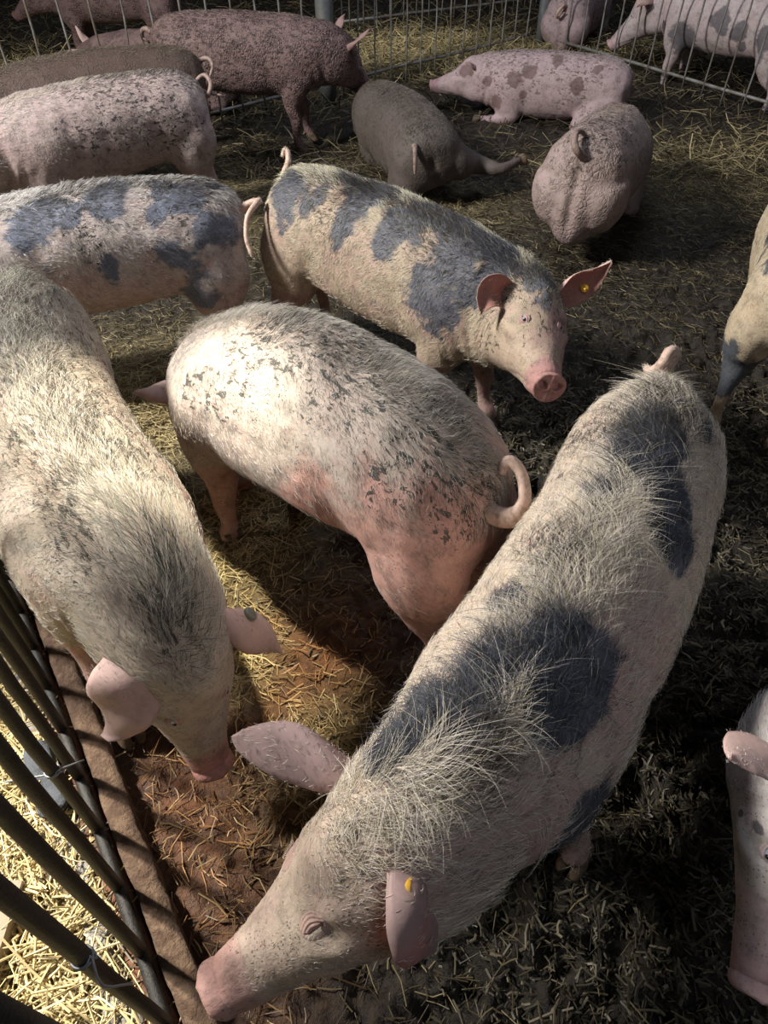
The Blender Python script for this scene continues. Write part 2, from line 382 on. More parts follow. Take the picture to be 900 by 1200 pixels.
def snout_mesh():
    """nasal disc with two nostrils, rest space, facing +x"""
    na = 56; V = []; a = np.linspace(0, 2 * np.pi, na, endpoint=False); cz, cx = .442, 1.478
    ry, rz = .047, .042
    for k, (x, s) in enumerate([(-.034, .80), (-.020, .93), (-.006, 1.02), (.004, 1.02), (.009, .95)] + [(.008, s_) for s_ in np.linspace(.88, .04, 18)]):
        V.append(np.stack([cx + x + 0 * a, ry * s * np.cos(a), cz + rz * s * np.sin(a) * (1 - .08 * np.sin(a))], 1))
    R = np.array(V)
    ay = abs(R[..., 1]); q = ((ay - .021) / .010) ** 2 + ((R[..., 2] - .446 - (ay - .021) * .3) / .0085) ** 2
    front = np.arange(len(R))[:, None] >= 4
    R[..., 0] -= .020 * np.exp(-q * q * .9) * front; R[..., 0] += .003 * np.exp(-((np.sqrt(q) - 1.7) / .5) ** 2) * front
    R[..., 0] += .003 * front * np.exp(-(R[..., 1] / .006) ** 2) - .16 * (R[..., 2] - cz) * 0
    R[..., 0] += (R[..., 2] - cz) * .25
    return loft(R)
def hoof_mesh(x, y, side):
    parts = []
    for t in (-1, 1):
        c = np.array([x, y + t * .0175, 0.0]); rr = []
        for z, l, w_, dx in [(.0, .036, .0165, .012), (.012, .035, .0165, .010), (.028, .030, .0155, .003), (.044, .024, .0145, -.004), (.055, .016, .012, -.008)]:
            rr.append(ring(c + (dx, 0, z), w_, l, 12, (0, 0, 1), .85))
        parts.append(loft(rr))
        c = np.array([x - .045, y + t * .018, .055]); parts.append(loft([ring(c + (-k * .006, 0, -k * .008), .009 - .002 * k, .011 - .002 * k, 8, (0, 0, 1)) for k in range(3)]))
    return merge(parts)
def sphere(c, r, n=12, m=16, sc=(1, 1, 1)):
    t = np.linspace(.02, np.pi - .02, n); return loft([np.array(c) + r * np.stack([np.sin(k) * np.cos(np.linspace(0, 2 * np.pi, m, endpoint=False)), np.sin(k) * np.sin(np.linspace(0, 2 * np.pi, m, endpoint=False)), np.cos(k) + 0 * np.linspace(0, 1, m)], 1) * sc for k in t])
EAR0 = dict(p1=(1.17, .15, .68), p2=(1.24, .23, .64), o=(.6, .1, -.5), W=.055, cup=.7)
TAIL0 = [(.0, 0, .64), (-.03, 0, .655), (-.06, .012, .64), (-.072, .03, .605), (-.06, .035, .57), (-.035, .02, .565), (-.03, -.005, .59), (-.05, -.02, .61)]
def lerpc(a, b, t): return np.asarray(a) * (1 - t)[:, None] + np.asarray(b) * t[:, None]
def make_pig(label, pose, mat, earmat, kind='stand', legs=(0, 0, 0, 0), voxel=.010, patch=(), mud=(), pink=(), light=(), earL=None, earR=None,
             tail=TAIL0, tail_r=.015, hair=8000, hlen=.03, hr=.0007, hdark=(.03, .03, .034), hpale=(.70, .64, .50), eye=(.02, .012, .01), closed=False, tags=(),
             group='fattening pigs in the straw pen', ridge=1.0, seed=0, hidden=(), hmud=(.05, .04, .03), pinkall=.45, patchw=.35, clump=.5, part_labels=None, hcurl=.25, flat=.325, tailmat=None):
    V, N, F = rest_body(kind, legs, voxel, flat)
    P = Pose(**pose); root = empty('pig', (pose['X'], pose['Y'], 0))
    tag(root, label, 'pig', group)
    pa = blobs(V, patch, seed, patchw) if patch else np.zeros(len(V))
    mu = blobs(V, mud, seed + 3, .5) if mud else np.zeros(len(V))
    pk = np.full(len(V), pinkall)
    if pink: pk = np.maximum(pk, blobs(V, pink, seed + 5, .3))
    # belly, groin, snout and lower legs are the barest skin
    pk = np.maximum(pk, .75 * (1 - sst(.30, .42, V[:, 2]))); pk = np.maximum(pk, .9 * sst(1.38, 1.44, V[:, 0]))
    W = P(V)
    body = mesh('body', W, F, mat, root, True, {'rest': ('FLOAT_VECTOR', V), 'patch': ('FLOAT', pa), 'mud': ('FLOAT', mu), 'pink': ('FLOAT', pk), 'rosy': ('FLOAT', .9 * sst(1.40, 1.46, V[:, 0]))})
    pl = part_labels or {}
    # snout, eyes, ears, tail, hooves
    sv, sf = snout_mesh()
    mesh('snout', P(sv), sf, mat, root, True, {'rest': ('FLOAT_VECTOR', sv), 'pink': ('FLOAT', np.ones(len(sv))), 'patch': ('FLOAT', 1.3 * np.exp(-(((abs(sv[:, 1]) - .021) / .0085) ** 2 + ((sv[:, 2] - .447) / .0075) ** 2) ** 2) * (sv[:, 0] > 1.455)), 'rosy': ('FLOAT', np.clip((sv[:, 0] - 1.44) / .03, 0, 1))})
    hm_roots, hm_n, hm_w = [], [], []
    for side, spec, nm in ((1, earL, 'L'), (-1, earR, 'R')):
        if nm in hidden: continue
        e = dict(EAR0); e.update(spec or {}); sg = np.array([1, side, 1])
        p0 = np.array(e.get('p0', (1.145, .082, .615))) * sg
        ev, ef, inn, nn, A, NN = ear_mesh(p0, np.array(e['p1']) * sg, np.array(e['p2']) * sg, np.array(e['o']) * sg, e['W'], e['cup'], rnd=e.get('rnd', 0.0))
        ep = blobs(ev, patch, seed, patchw) if patch else np.zeros(len(ev)); ep = np.maximum(ep, e.get('dirt', 0.0))
        eo = mesh('ear', P(ev), ef, earmat, root, True, {'rest': ('FLOAT_VECTOR', ev), 'inner': ('FLOAT', inn), 'patch': ('FLOAT', ep)})
        k = (np.arange(len(ev)) // 13) % 22
        sel = (k > 1); hm_roots.append(ev[sel]); hm_n.append(nn[sel]); 
        if nm in tags:
            i, j = e.get('tag', (10, 6)); c = A[i, j]; n = NN[i, j] * (-1 if e.get('tag_in', True) else 1); x = np.cross(n, (0, 0, 1.)); x /= np.linalg.norm(x); y = np.cross(n, x)
            a = np.linspace(0, 2 * np.pi, 16, endpoint=False); rr = []
            for h, r in ((-.002, .012), (.008, .013), (.011, .0115), (.012, .006), (.010, .004), (.016, .003)):
                rr.append(c + n * h + r * (np.cos(a)[:, None] * x + np.sin(a)[:, None] * y))
            tv, tf = loft(rr); tg = mesh('ear_tag', P(tv), tf, e.get('tagmat', MTAG), eo, True)
            tag(tg, e.get('taglabel', 'round yellow ear tag'))
    for side, nm in ((1, 'L'), (-1, 'R')):
        if 'eye' + nm in hidden: continue
        # find the skin at the eye
        q = (V[:, 1] * side > .03) & (V[:, 2] > .5); d2 = (V[:, 0] - 1.288) ** 2 + (V[:, 2] - .566) ** 2 + (~q) * 9; i = np.argmin(d2); c = V[i]; n = N[i]
        cc = c - n * (.0055 if not closed else .0030)
        v1, f1 = sphere(cc - n * (.0115 if closed else 0), .0125); eo = mesh('eye', P(v1), f1, MEYE, root)
        if not closed:
            v2, f2 = sphere(cc + n * .0085 + np.array([.003, 0, -.001]), .0052, 8, 12); mesh('pupil', P(v2), f2, MPUPIL, eo)
        # lids: two arcs of flesh
        x = np.array([1., 0, -.35]); x -= n * (x @ n); x /= np.linalg.norm(x); y = np.cross(n, x) * side
        lp = []
        if closed:
            # closed lid: a patch laid over the socket with the slit and folds of skin
            yy = y if y[2] > 0 else -y; D = V - c; A_, B_, C_ = D @ x, D @ yy, D @ n; mk = (abs(A_) < .06) & (abs(B_) < .05) & (abs(C_) < .03); A_, B_, C_ = A_[mk], B_[mk], C_[mk]
            na = 45; ga, gb = np.meshgrid(np.linspace(-.034, .034, na), np.linspace(-.025, .027, na)); ga, gb = ga.ravel(), gb.ravel()
            wt = 1 / (((ga[:, None] - A_) ** 2 + (gb[:, None] - B_) ** 2) + 2e-5) ** 2; base = (wt * C_).sum(1) / wt.sum(1)
            rr = np.sqrt((ga / .034) ** 2 + (gb / .025) ** 2); arc = gb + .006 * (ga / .02) ** 2
            H = .0075 * np.exp(-(ga / .019) ** 2 - (gb / .011) ** 2) + .0015 * np.cos(2 * np.pi * (arc - .001) / .0062) * np.exp(-(ga / .022) ** 2 - (gb / .016) ** 2)
            H -= .0055 * np.exp(-((gb + .0035 + .003 * (1 - (ga / .02) ** 2)) / .0014) ** 2) * (abs(ga) < .021) + .006 * sst(.72, 1.0, rr); H += .0012
            gp = c + ga[:, None] * x + gb[:, None] * yy + (base + H)[:, None] * n
            q_ = [(i * na + j, i * na + j + 1, (i + 1) * na + j + 1, (i + 1) * na + j) for i in range(na - 1) for j in range(na - 1)]; lp.append((gp, q_))
            la = []
            for kx in np.linspace(-.014, .014, 13):
                s0 = c + kx * x + (-.0060) * yy + n * .0085; s1 = s0 + n * .006 - yy * .004 + x * kx * .2; la.append(tube([s0, (s0 + s1) / 2 + n * .0012, s1 - yy * .006], [.0005, .0004, .0002], 4))
            av, af = merge(la)
        else:
            for sgn, h in ((1, .0085), (-1, .0075)):
                t = np.linspace(-1, 1, 11)
                for fold in range(2):
                    hh = h + fold * .0055
                    pth = [cc + n * (.0095 - .0045 * abs(k) ** 2 - .0022 * fold) + x * (.0165 + .003 * fold) * k + y * sgn * hh * (1 - k * k * .9) for k in t]
                    lp.append(tube(pth, .0036 * (1.05 - .6 * t ** 2), 8, up=tuple(n)))
        lv, lf = merge(lp); mesh('eyelid', P(lv), lf, mat, root, True, {'rest': ('FLOAT_VECTOR', lv), 'pink': ('FLOAT', np.full(len(lv), .75))})
        if closed: mesh('eyelashes', P(av), af, MLASH, eo)
    tp = crom(tail, 40); tr = tail_r * np.interp(np.linspace(0, 1, 40), [0, .15, .5, .85, .97, 1], [1.25, .95, .75, .55, .42, .15])
    tv, tf = tube(tp, tr, 10); 
    if 'tail' not in hidden:
        mesh('tail', P(tv), tf, tailmat or MTAIL, root, True, {'rest': ('FLOAT_VECTOR', tv)})
        hm_roots.append(tv[10:-2]); c = np.repeat(tp, 10, 0)[10:]; nn = tv[10:-2] - c; hm_n.append(nn / (np.linalg.norm(nn, axis=1)[:, None] + 1e-9))
    if kind == 'stand':
        for (x, y), off in zip(((.105, .115), (.105, -.115), (.915, .115), (.915, -.115)), legs):
            dx, dy = off if isinstance(off, tuple) else (off, 0.0)
            v, f = hoof_mesh(x + dx, y + dy * np.sign(y), 1); mesh('hoof', P(v), f, MHOOF, root)
    else:
        for side in (1, -1):
            outh = kind.startswith('out') and side == kind_side(kind)
            ends = [((.14, .47, .325) if outh else (.29, .23, .315)), (1.08, .17, .315)]
            if kind == 'egg': ends = ends[1:]
            for ex in ends:
                v, f = hoof_mesh(0, 0, 1); R = v.copy(); ax = (0, 1) if (outh and ex[0] < .2) else (1, 0)
                Q = np.zeros_like(v)
                if outh and ex[0] < .2: Q[:, 1] = -v[:, 2] + .02; Q[:, 0] = v[:, 1]; Q[:, 2] = -v[:, 0] * .8
                else: Q[:, 0] = -v[:, 2] + .03; Q[:, 1] = v[:, 1]; Q[:, 2] = -v[:, 0] * .8
                Q += ex; Q[:, 2] -= .325 - flat; Q[:, 1] *= side; mesh('hoof', P(Q), f, MHOOF, root)
    # ---- bristles
    if hair:
        r = np.random.default_rng(100 + seed)
        tri = F.reshape(-1, 4); a, b, c, d = (V[tri[:, k]] for k in range(4))
        ar = np.linalg.norm(np.cross(c - a, d - b), axis=1) * .5
        cen = (a + b + c + d) / 4
        ayc = abs(cen[:, 1])
        rid = np.exp(-(ayc / .07) ** 2) * (cen[:, 2] > .6) * (1 - sst(1.15, 1.3, cen[:, 0]))
        dens = (.42 + 1.0 * rid + .5 * (1 - sst(.5, .9, cen[:, 0])) * 0) * sst(.32, .66, cen[:, 2]) + .10
        dens *= 1 - .55 * sst(1.25, 1.4, cen[:, 0]); dens[cen[:, 0] > 1.44] = 0
        pr = ar * dens; pr /= pr.sum()
        idx = r.choice(len(tri), hair, p=pr); u, v_ = r.random((2, hair, 1))
        R0 = (a[idx] * (1 - u) * (1 - v_) + b[idx] * u * (1 - v_) + c[idx] * u * v_ + d[idx] * (1 - u) * v_)
        Nn = N[tri[idx]].mean(1); Nn /= np.linalg.norm(Nn, axis=1)[:, None]
        rr = rid[idx]; face = sst(1.08, 1.26, R0[:, 0])
        ln = hlen * (.55 + .55 * rr * ridge + .15 * sst(.9, 1.05, R0[:, 0])) * (1 - .72 * face) * (.5 + .9 * r.random(hair))
        # ears/tail
        er = np.concatenate(hm_roots) if hm_roots else np.zeros((0, 3)); en = np.concatenate(hm_n) if hm_roots else np.zeros((0, 3))
        k = min(hair // 22, 1300); ii = r.integers(0, max(1, len(er)), k) if len(er) else []
        if len(er):
            R0 = np.concatenate([R0, er[ii] + r.normal(0, .002, (k, 3))]); Nn = np.concatenate([Nn, en[ii]]); ln = np.concatenate([ln, hlen * .22 * (.5 + .7 * r.random(k))]); rr = np.concatenate([rr, 0 * ln[:k]]); face = np.concatenate([face, 0 * ln[:k]])
        n = len(R0); sd = np.sign(R0[:, 1])
        Fd = np.stack([-np.ones(n), sd * .12 * (1 - rr), -.75 * np.clip(abs(R0[:, 1]) / .15, 0, 1.2) * (1 - face)], 1)
        nz = np.stack([vnoise(R0, 7, 30 + seed), vnoise(R0, 7, 31 + seed), vnoise(R0, 7, 32 + seed)], 1) * .75 + np.stack([vnoise(R0, 32, 33), vnoise(R0, 32, 34), vnoise(R0, 32, 35)], 1) * clump
        Fd = Fd + nz + r.normal(0, .16, (n, 3)); Fd -= Nn * (Fd * Nn).sum(1)[:, None]; Fd /= np.linalg.norm(Fd, axis=1)[:, None] + 1e-9
        lift = (.24 + .30 * rr * ridge + .22 * r.random(n)) * (.35 + .65 * sst(.0, .14, R0[:, 0])); cur = r.normal(0, hcurl, (n, 1)); Sd = np.cross(Fd, Nn)
        K = 5; pts = np.zeros((n, K, 3)); pts[:, 0] = R0 - Nn * .001
        for j in range(1, K):
            f = j / (K - 1); dirv = Fd * np.cos(lift)[:, None] + Nn * (np.sin(lift) * (1.15 - 1.0 * f))[:, None] + Sd * cur * f * 2
            pts[:, j] = pts[:, j - 1] + dirv * (ln / (K - 1))[:, None]
        hp = blobs(R0, patch, seed, patchw) if patch else np.zeros(n); hp = np.clip((hp + fbm(R0, 60, 9, 2) * .25 - .42) / .16, 0, 1)
        hmu = (blobs(R0, mud, seed + 3, .5) if mud else np.zeros(n))
        g = r.random(n); pale = np.array(hpale) * (.55 + .65 * g)[:, None]; pale[:, 2] *= .85 + .3 * r.random(n)
        dk = np.array(hdark) * (.5 + 1.6 * r.random(n) ** 2)[:, None]; sel = r.random(n) < .09; dk[sel] = pale[sel] * .6
        isd = np.where(r.random(n) < hp, 1.0, 0.0); col = lerpc(pale, dk, isd)
        md = (r.random(n) < hmu * .55 + .05); col[md] = np.array(hmud) * (.5 + r.random((md.sum(), 1)))
        col = np.repeat(np.clip(col, 0, 1)[:, None], K, 1); col[:, 0] *= .8
        Q = P(pts.reshape(-1, 3)) - np.array(root.location)
        hc = bpy.data.hair_curves.new('bristles'); hc.add_curves([K] * n)
        hc.attributes['position'].data.foreach_set('vector', Q.astype(np.float32).ravel())
        ra = hc.attributes.get('radius') or hc.attributes.new('radius', 'FLOAT', 'POINT')
        ra.data.foreach_set('value', np.tile(np.array([1, .95, .8, .6, .25]) * hr, n).astype(np.float32))
        ca = hc.attributes.new('hcol', 'FLOAT_COLOR', 'POINT'); ca.data.foreach_set('color', np.concatenate([col.reshape(-1, 3), np.ones((n * K, 1))], 1).astype(np.float32).ravel())
        hc.materials.append(MHAIR)
        ho = bpy.data.objects.new('bristles', hc); scene.collection.objects.link(ho); ho.parent = root; ho['kind'] = 'stuff'
    return root
MHAIR = hair_material()
def soft_skin(name, col, col2, rough=.45, sss=.15):
    t = NT(name); r = t.attr('rest', 1); n = t.noise(r, 60, 5, .65); n2 = t.noise(r, 300, 3, .6)
    t.put(t.b.inputs['Base Color'], t.mix(t.ramp(n, .42, .68), col, col2)); t.b.inputs['Roughness'].default_value = rough
    t.b.inputs['Subsurface Weight'].default_value = sss; t.b.inputs['Subsurface Radius'].default_value = (1, .35, .2); t.b.inputs['Subsurface Scale'].default_value = .01
    t.put(t.b.inputs['Normal'], t.bump(n2, .3, .0012, t.bump(n, .3, .003))); return t.m
MSNOUT = soft_skin('snout_skin', (.52, .30, .27), (.24, .15, .12))
MTAIL = soft_skin('tail_skin', (.58, .42, .34), (.33, .22, .17), .55)
MTAILD = soft_skin('tail_skin_dark', (.30, .21, .18), (.14, .10, .085), .6, .05)
MLID = simple('eyelid_skin', (.42, .28, .22), .6, var=((.24, .16, .13), 60))
MEYE = simple('eye_white_blue', (.35, .38, .45), .12, spec=.8); MPUPIL = simple('eye_pupil', (.01, .01, .012), .05, spec=.9)
MHOOF = simple('hoof_horn', (.16, .11, .07), .6, bumpn=(60, .4, .004), var=((.06, .045, .03), 30))
MLASH = simple('eyelash_pale', (.7, .62, .5), .5)
MTAG = simple('ear_tag_yellow', (.75, .42, .05), .35)
MTAGG = simple('ear_tag_grey', (.20, .20, .16), .4)
# ---------------------------------------------------------------- litter floor
def gauss2(x, y, cx, cy, rx, ry): return np.exp(-((x - cx) / rx) ** 2 - ((y - cy) / ry) ** 2)
def ground_h(x, y):
    P = np.stack([x, y, 0 * x], 1)
    amp = .6 + 1.4 * sst(-.35, .35, x) * (1 - sst(2.2, 3.4, y)) + .5 * sst(5.5, 7, y)
    clod = 1 - abs(fbm(P, 11, 41, 3)) * 2
    out = sst(-.08, -.02, -(x + 1.0 * .649 * (y - .243) * 1.0 + .427) * .84)    # outside the near fence the litter lies flat
    h = .020 * fbm(P, 4, 40, 3) + .016 * amp * clod + .010 * amp * fbm(P, 36, 44, 3)
    return (h - .012) * (1 - .7 * out)
def straw_zone(x, y):
    """0 dark trodden litter .. 1 clean yellow straw"""
    z = 0 * x
    for cx, cy, rx, ry, a in [(-.50, 1.62, .28, .40, 1.), (-.42, 1.12, .12, .16, 1.), (-.85, 2.3, .6, .45, 1.), (-.15, .80, .18, .20, .75), (0.4, 7.6, 1.6, .7, 1.0), (-2.4, 6.6, 1.5, .8, .8),
                              (2.0, 4.6, .6, .5, .3), (2.5, 5.0, .8, .4, .4), (-.9, 4.2, .5, .6, .45), (.35, 4.1, .5, .3, .25)]:
        z = np.maximum(z, a * gauss2(x, y, cx, cy, rx, ry))
    fen = (x + .649 * (y - .243) + .427) * .84
    z = np.maximum(z, sst(.02, .06, -fen) * 1.0)
    return np.clip(z, 0, 1)
def build_ground():
    xs = np.concatenate([np.arange(-9, -2.2, .12), np.arange(-2.2, -1.3, .03), np.arange(-1.3, 1.7, .0115), np.arange(1.7, 3.2, .03), np.arange(3.2, 9.1, .12)])
    ys = np.concatenate([np.arange(-1.6, -.1, .04), np.arange(-.1, 2.2, .0115), np.arange(2.2, 4.0, .018), np.arange(4.0, 7, .035), np.arange(7, 13, .12)])
    X, Y = np.meshgrid(xs, ys); x, y = X.ravel(), Y.ravel(); z = ground_h(x, y)
    nx, ny = len(xs), len(ys); i = np.arange(nx - 1)[None] + np.arange(ny - 1)[:, None] * nx; i = i.ravel()
    F = np.stack([i, i + 1, i + 1 + nx, i + nx], 1)
    t = NT('trodden_litter'); ge = t.n('ShaderNodeNewGeometry').outputs[0]; zn = t.attr('zone', 2); rd = t.attr('red', 2)
    n1 = t.noise(ge, 26, 6, .7); n2 = t.noise(ge, 140, 4, .7); n3 = t.noise(ge, 3, 3)
    c = t.mix(t.ramp(n1, .35, .7), (.010, .0075, .005), (.040, .031, .021))
    c = t.mix(t.ramp(n1, .62, .8, 0, .5), c, (.12, .105, .085))
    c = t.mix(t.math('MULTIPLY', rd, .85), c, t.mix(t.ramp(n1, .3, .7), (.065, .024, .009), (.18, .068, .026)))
    c = t.mix(t.math('MULTIPLY', zn, .7), c, t.mix(t.ramp(n1, .3, .65), (.12, .085, .035), (.38, .29, .13)))
    t.put(t.b.inputs['Base Color'], c); t.put(t.b.inputs['Roughness'], t.ramp(n1, .35, .65, .38, .85))
    t.b.inputs['Specular IOR Level'].default_value = .4
    t.put(t.b.inputs['Normal'], t.bump(n2, .7, .006, t.bump(n1, .8, .02)))
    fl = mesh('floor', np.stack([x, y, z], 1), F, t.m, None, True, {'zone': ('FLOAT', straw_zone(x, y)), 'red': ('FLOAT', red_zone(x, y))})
    fl['kind'] = 'structure'
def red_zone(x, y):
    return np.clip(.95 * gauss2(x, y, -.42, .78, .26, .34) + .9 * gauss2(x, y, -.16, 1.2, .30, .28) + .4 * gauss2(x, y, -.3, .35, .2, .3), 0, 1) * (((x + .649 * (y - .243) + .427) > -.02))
def straw(name, n, region, lenr, wid, colf, keep, seed, lift=.012, tilt=.18, label=None, hfun=ground_h, stand=.0):
    r = np.random.default_rng(seed); x = np.zeros(0); y = np.zeros(0)
    while len(x) < n:
        a = r.uniform(region[0], region[1], n * 2); b = r.uniform(region[2], region[3], n * 2); k = r.random(n * 2) < keep(a, b)
        x = np.concatenate([x, a[k]]); y = np.concatenate([y, b[k]])
    x, y = x[:n], y[:n]; L = r.uniform(lenr[0], lenr[1], n) * (.5 + r.random(n)); L *= .5
    P0 = np.stack([x, y, 0 * x], 1)
    th = fbm(P0, 6, seed, 2) * 3.2 + r.normal(0, .9, n); ti = r.normal(0, tilt, n) + (r.random(n) < stand) * r.uniform(.3, 1.0, n)
    d = np.stack([np.cos(th) * np.cos(ti), np.sin(th) * np.cos(ti), np.sin(ti)], 1)
    s = np.stack([-np.sin(th), np.cos(th), r.normal(0, .5, n)], 1); s /= np.linalg.norm(s, axis=1)[:, None]; u = np.cross(d, s)
    c = np.stack([x, y, hfun(x, y) + r.random(n) * lift + abs(np.sin(ti)) * L * .6], 1); w_ = wid * (.5 + r.random(n))[:, None]
    bend = r.normal(0, .22, n)[:, None] * L[:, None]
    V = np.zeros((n, 9, 3))
    for k, f in enumerate((-1, .15, 1)):
        q = c + d * (f * L)[:, None] + s * bend * (1 - f * f)
        V[:, k * 3] = q + s * w_; V[:, k * 3 + 1] = q - s * w_; V[:, k * 3 + 2] = q + u * w_ * .8
    q = np.array([(0, 3, 4, 1), (1, 4, 5, 2), (2, 5, 3, 0), (3, 6, 7, 4), (4, 7, 8, 5), (5, 8, 6, 3)])
    F = (q[None] + np.arange(n)[:, None, None] * 9).reshape(-1, 4)
    col = colf(x, y, r); C = np.concatenate([np.repeat(col, 9, 0), np.ones((n * 9, 1))], 1)
    o = mesh(name, V.reshape(-1, 3), F, MSTRAW, None, False, {'scol': ('FLOAT_COLOR', C)}); tag(o, label, 'straw', None, 'stuff'); return o
MSTRAW = attrcol('straw_stalks', 'scol', .5, .35)
def straw_col(x, y, r):
    z = straw_zone(x, y); n = len(x); g = r.random(n); z = np.clip(z + r.normal(0, .18, n), 0, 1)
    clean = np.stack([.62 + .2 * g, .50 + .17 * g, .24 + .12 * g], 1) * (.45 + .75 * r.random(n))[:, None]
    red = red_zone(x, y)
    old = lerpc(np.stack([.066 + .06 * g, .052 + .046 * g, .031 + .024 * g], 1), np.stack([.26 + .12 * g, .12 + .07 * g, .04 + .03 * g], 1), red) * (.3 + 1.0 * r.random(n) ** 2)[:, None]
    return lerpc(old, clean, z)
build_ground()
def inpen(x, y): return (x + .649 * (y - .243) + .427) * .84
straw('pen_straw', 56000, (-2.2, 2.4, -.2, 5.2), (.02, .075), .0013, straw_col, lambda x, y: (inpen(x, y) > .05) * (.25 + .75 * straw_zone(x, y) + .12 * sst(2, 3.5, y)), 1, .012, .16, 'short trodden straw litter covering the dark pen floor')
straw('clean_straw', 14000, (-1.9, .1, -.4, 1.9), (.04, .13), .0019, straw_col, lambda x, y: (inpen(x, y) < -.02) * 1.0, 2, .035, .22, 'clean pale yellow straw outside the near metal fence')
straw('far_straw', 26000, (-5, 6, 4.6, 10.5), (.07, .20), .0030, straw_col, lambda x, y: .12 + .88 * straw_zone(x, y), 3, .06, .35, 'loose straw bedding around and beyond the back fence')

def chip_col(x, y, r):
    n = len(x); g = r.random(n); return np.stack([.10 + .09 * g, .085 + .075 * g, .058 + .05 * g], 1) * (.25 + 1.2 * r.random(n) ** 2)[:, None]
straw('trodden_chips', 30000, (-.5, 2.0, -.3, 2.4), (.010, .040), .0026, chip_col, lambda x, y: (inpen(x, y) > .3) * (.02 + .98 * sst(.0, .5, x)), 5, .010, .30, 'short matted chips of wet straw and manure on the right')
# ---------------------------------------------------------------- fences
MBAR = simple('dusty_dark_bar', (.012, .0115, .011), .5, 0, (180, .7, .003), ((.03, .027, .023), 160), spec=.35)
MBARG = simple('galvanised_bar', (.30, .30, .29), .5, .3, (90, .4, .002), ((.16, .13, .10), 9))
MPOST = simple('galvanised_post', (.17, .20, .22), .5, .5, (50, .3, .002), ((.28, .27, .24), 8))
MKERB = simple('dusty_rusty_rail', (.075, .042, .025), .9, 0, (70, 1.0, .012), ((.17, .11, .07), 22))
MCONC = simple('crumbly_concrete', (.36, .34, .31), .9, 0, (90, 1.0, .01), ((.20, .18, .16), 16))
MRUST = simple('rust_flat', (.16, .06, .025), .8, .1, (60, .8, .004), ((.06, .03, .02), 12))
MSLATE = simple('dark_rubber_block', (.075, .085, .10), .75, 0, (70, 1.0, .008), ((.035, .04, .05), 12))
MWOOD = simple('weathered_wood', (.30, .25, .18), .85, 0, (40, .6, .004), ((.18, .14, .10), 9))
MWIRE = simple('tie_wire', (.28, .29, .30), .5, .6)
def bar(p0, p1, r, parent, mat, name='bar', m=8, wob=.002):
    p0, p1 = np.array(p0, float), np.array(p1, float); n = 8; t = np.linspace(0, 1, n)[:, None]
    pth = p0 + (p1 - p0) * t + rng.normal(0, wob, (n, 3)) * np.sin(t * np.pi)
    v, f = tube(pth, r, m); return mesh(name, v, f, mat, parent)
# near fence: feet from (-.36,.14) out to (-1.5,1.9)
A0 = np.array([-.427, .243]); DN = np.array([-.541, .841]); NR = np.array([.841, .541])
nf = empty('metal_fence', (A0[0], A0[1], 0)); tag(nf, 'near black dusty metal bar fence at the lower left beside the clean straw', 'fence', 'metal pen fences')
for i in range(-2, 12):
    p = A0 + DN * .147 * i
    bar((p[0], p[1], .035), (p[0], p[1], 1.06), .0135, nf, MBAR, 'bar', 10, .0012)
P0, P1 = A0 - DN * .9, A0 + DN * 2.0
bar((*P0, 1.06), (*P1, 1.06), .017, nf, MBAR, 'top_rail', 10)
bar((*(P0 + NR * .0), .05), (*(P1 + NR * .0), .05), .014, nf, MBAR, 'bottom_rail', 10)
RZ = np.array([[DN[0], NR[0], 0], [DN[1], NR[1], 0], [0, 0, 1]])
def longbox(name, a, b, off, zc, w_, h, mat, parent, nseg=60, amp=.003, seed=0):
    """weathered long bar with rounded section along the fence line"""
    L = np.linalg.norm(b - a); rr = []
    ang = np.linspace(0, 2 * np.pi, 16, endpoint=False)
    for t in np.linspace(0, L, nseg):
        c = a + DN * t + NR * off; e = 4.0
        ca, sa = np.cos(ang), np.sin(ang); k = (abs(ca) ** e + abs(sa) ** e) ** (-1 / e)
        q = np.stack([c[0] + NR[0] * ca * k * w_ / 2, c[1] + NR[1] * ca * k * w_ / 2, zc + sa * k * h / 2], 1)
        rr.append(q)
    v, f = loft(rr); nz = fbm(v, 18, seed, 4); v = v + np.stack([NR[0] * nz, NR[1] * nz, nz], 1) * amp
    return mesh(name, v, f, mat, parent)
longbox('kerb_rail', P0, P1, .055, .025, .062, .065, MKERB, nf, 260, .005, 3)
longbox('rust_strip', P0, P1, -.012, .006, .06, .03, MRUST, nf, 80, .006, 4)
kb = longbox('concrete_kerb', P0, P1 - DN * .6, -.075, -.002, .06, .04, MCONC, None, 160, .014, 5); tag(kb, 'crumbling pale grey concrete kerb running along the near fence in straw', 'kerb')
# dark block leaning by the fence
c = unproj(55, 915, .03); v, f = box((0, 0, 0), (.15, .05, .035)); 
def rockblock(name, c, s, R, seed, mat):
    n = 10; g = np.linspace(-1, 1, n); V = []; F = []
    import itertools
    bm = __import__('bmesh').new(); __import__('bmesh').ops.create_cube(bm, size=2); __import__('bmesh').ops.subdivide_edges(bm, edges=bm.edges[:], cuts=9, use_grid_fill=True)
    V = np.array([q.co[:] for q in bm.verts]); F = [tuple(q.index for q in f.verts) for f in bm.faces]; bm.free()
    k = (abs(V) ** 6).sum(1) ** (-1 / 6); V = V * k[:, None]; nz = fbm(V + seed, 1.8, seed, 4)[:, None]; V = V * (1 + .12 * nz) * np.array(s) / 2
    return mesh(name, V @ np.asarray(R).T + c, F, mat, None)
R = np.array([[math.cos(2.15), -math.sin(2.15), 0], [math.sin(2.15), math.cos(2.15), 0], [0, 0, 1]])
o = rockblock('stone_block', c, (.20, .07, .06), R, 3, MSLATE); tag(o, 'rough blue-grey stone block lying on straw behind the near fence bars', 'stone')
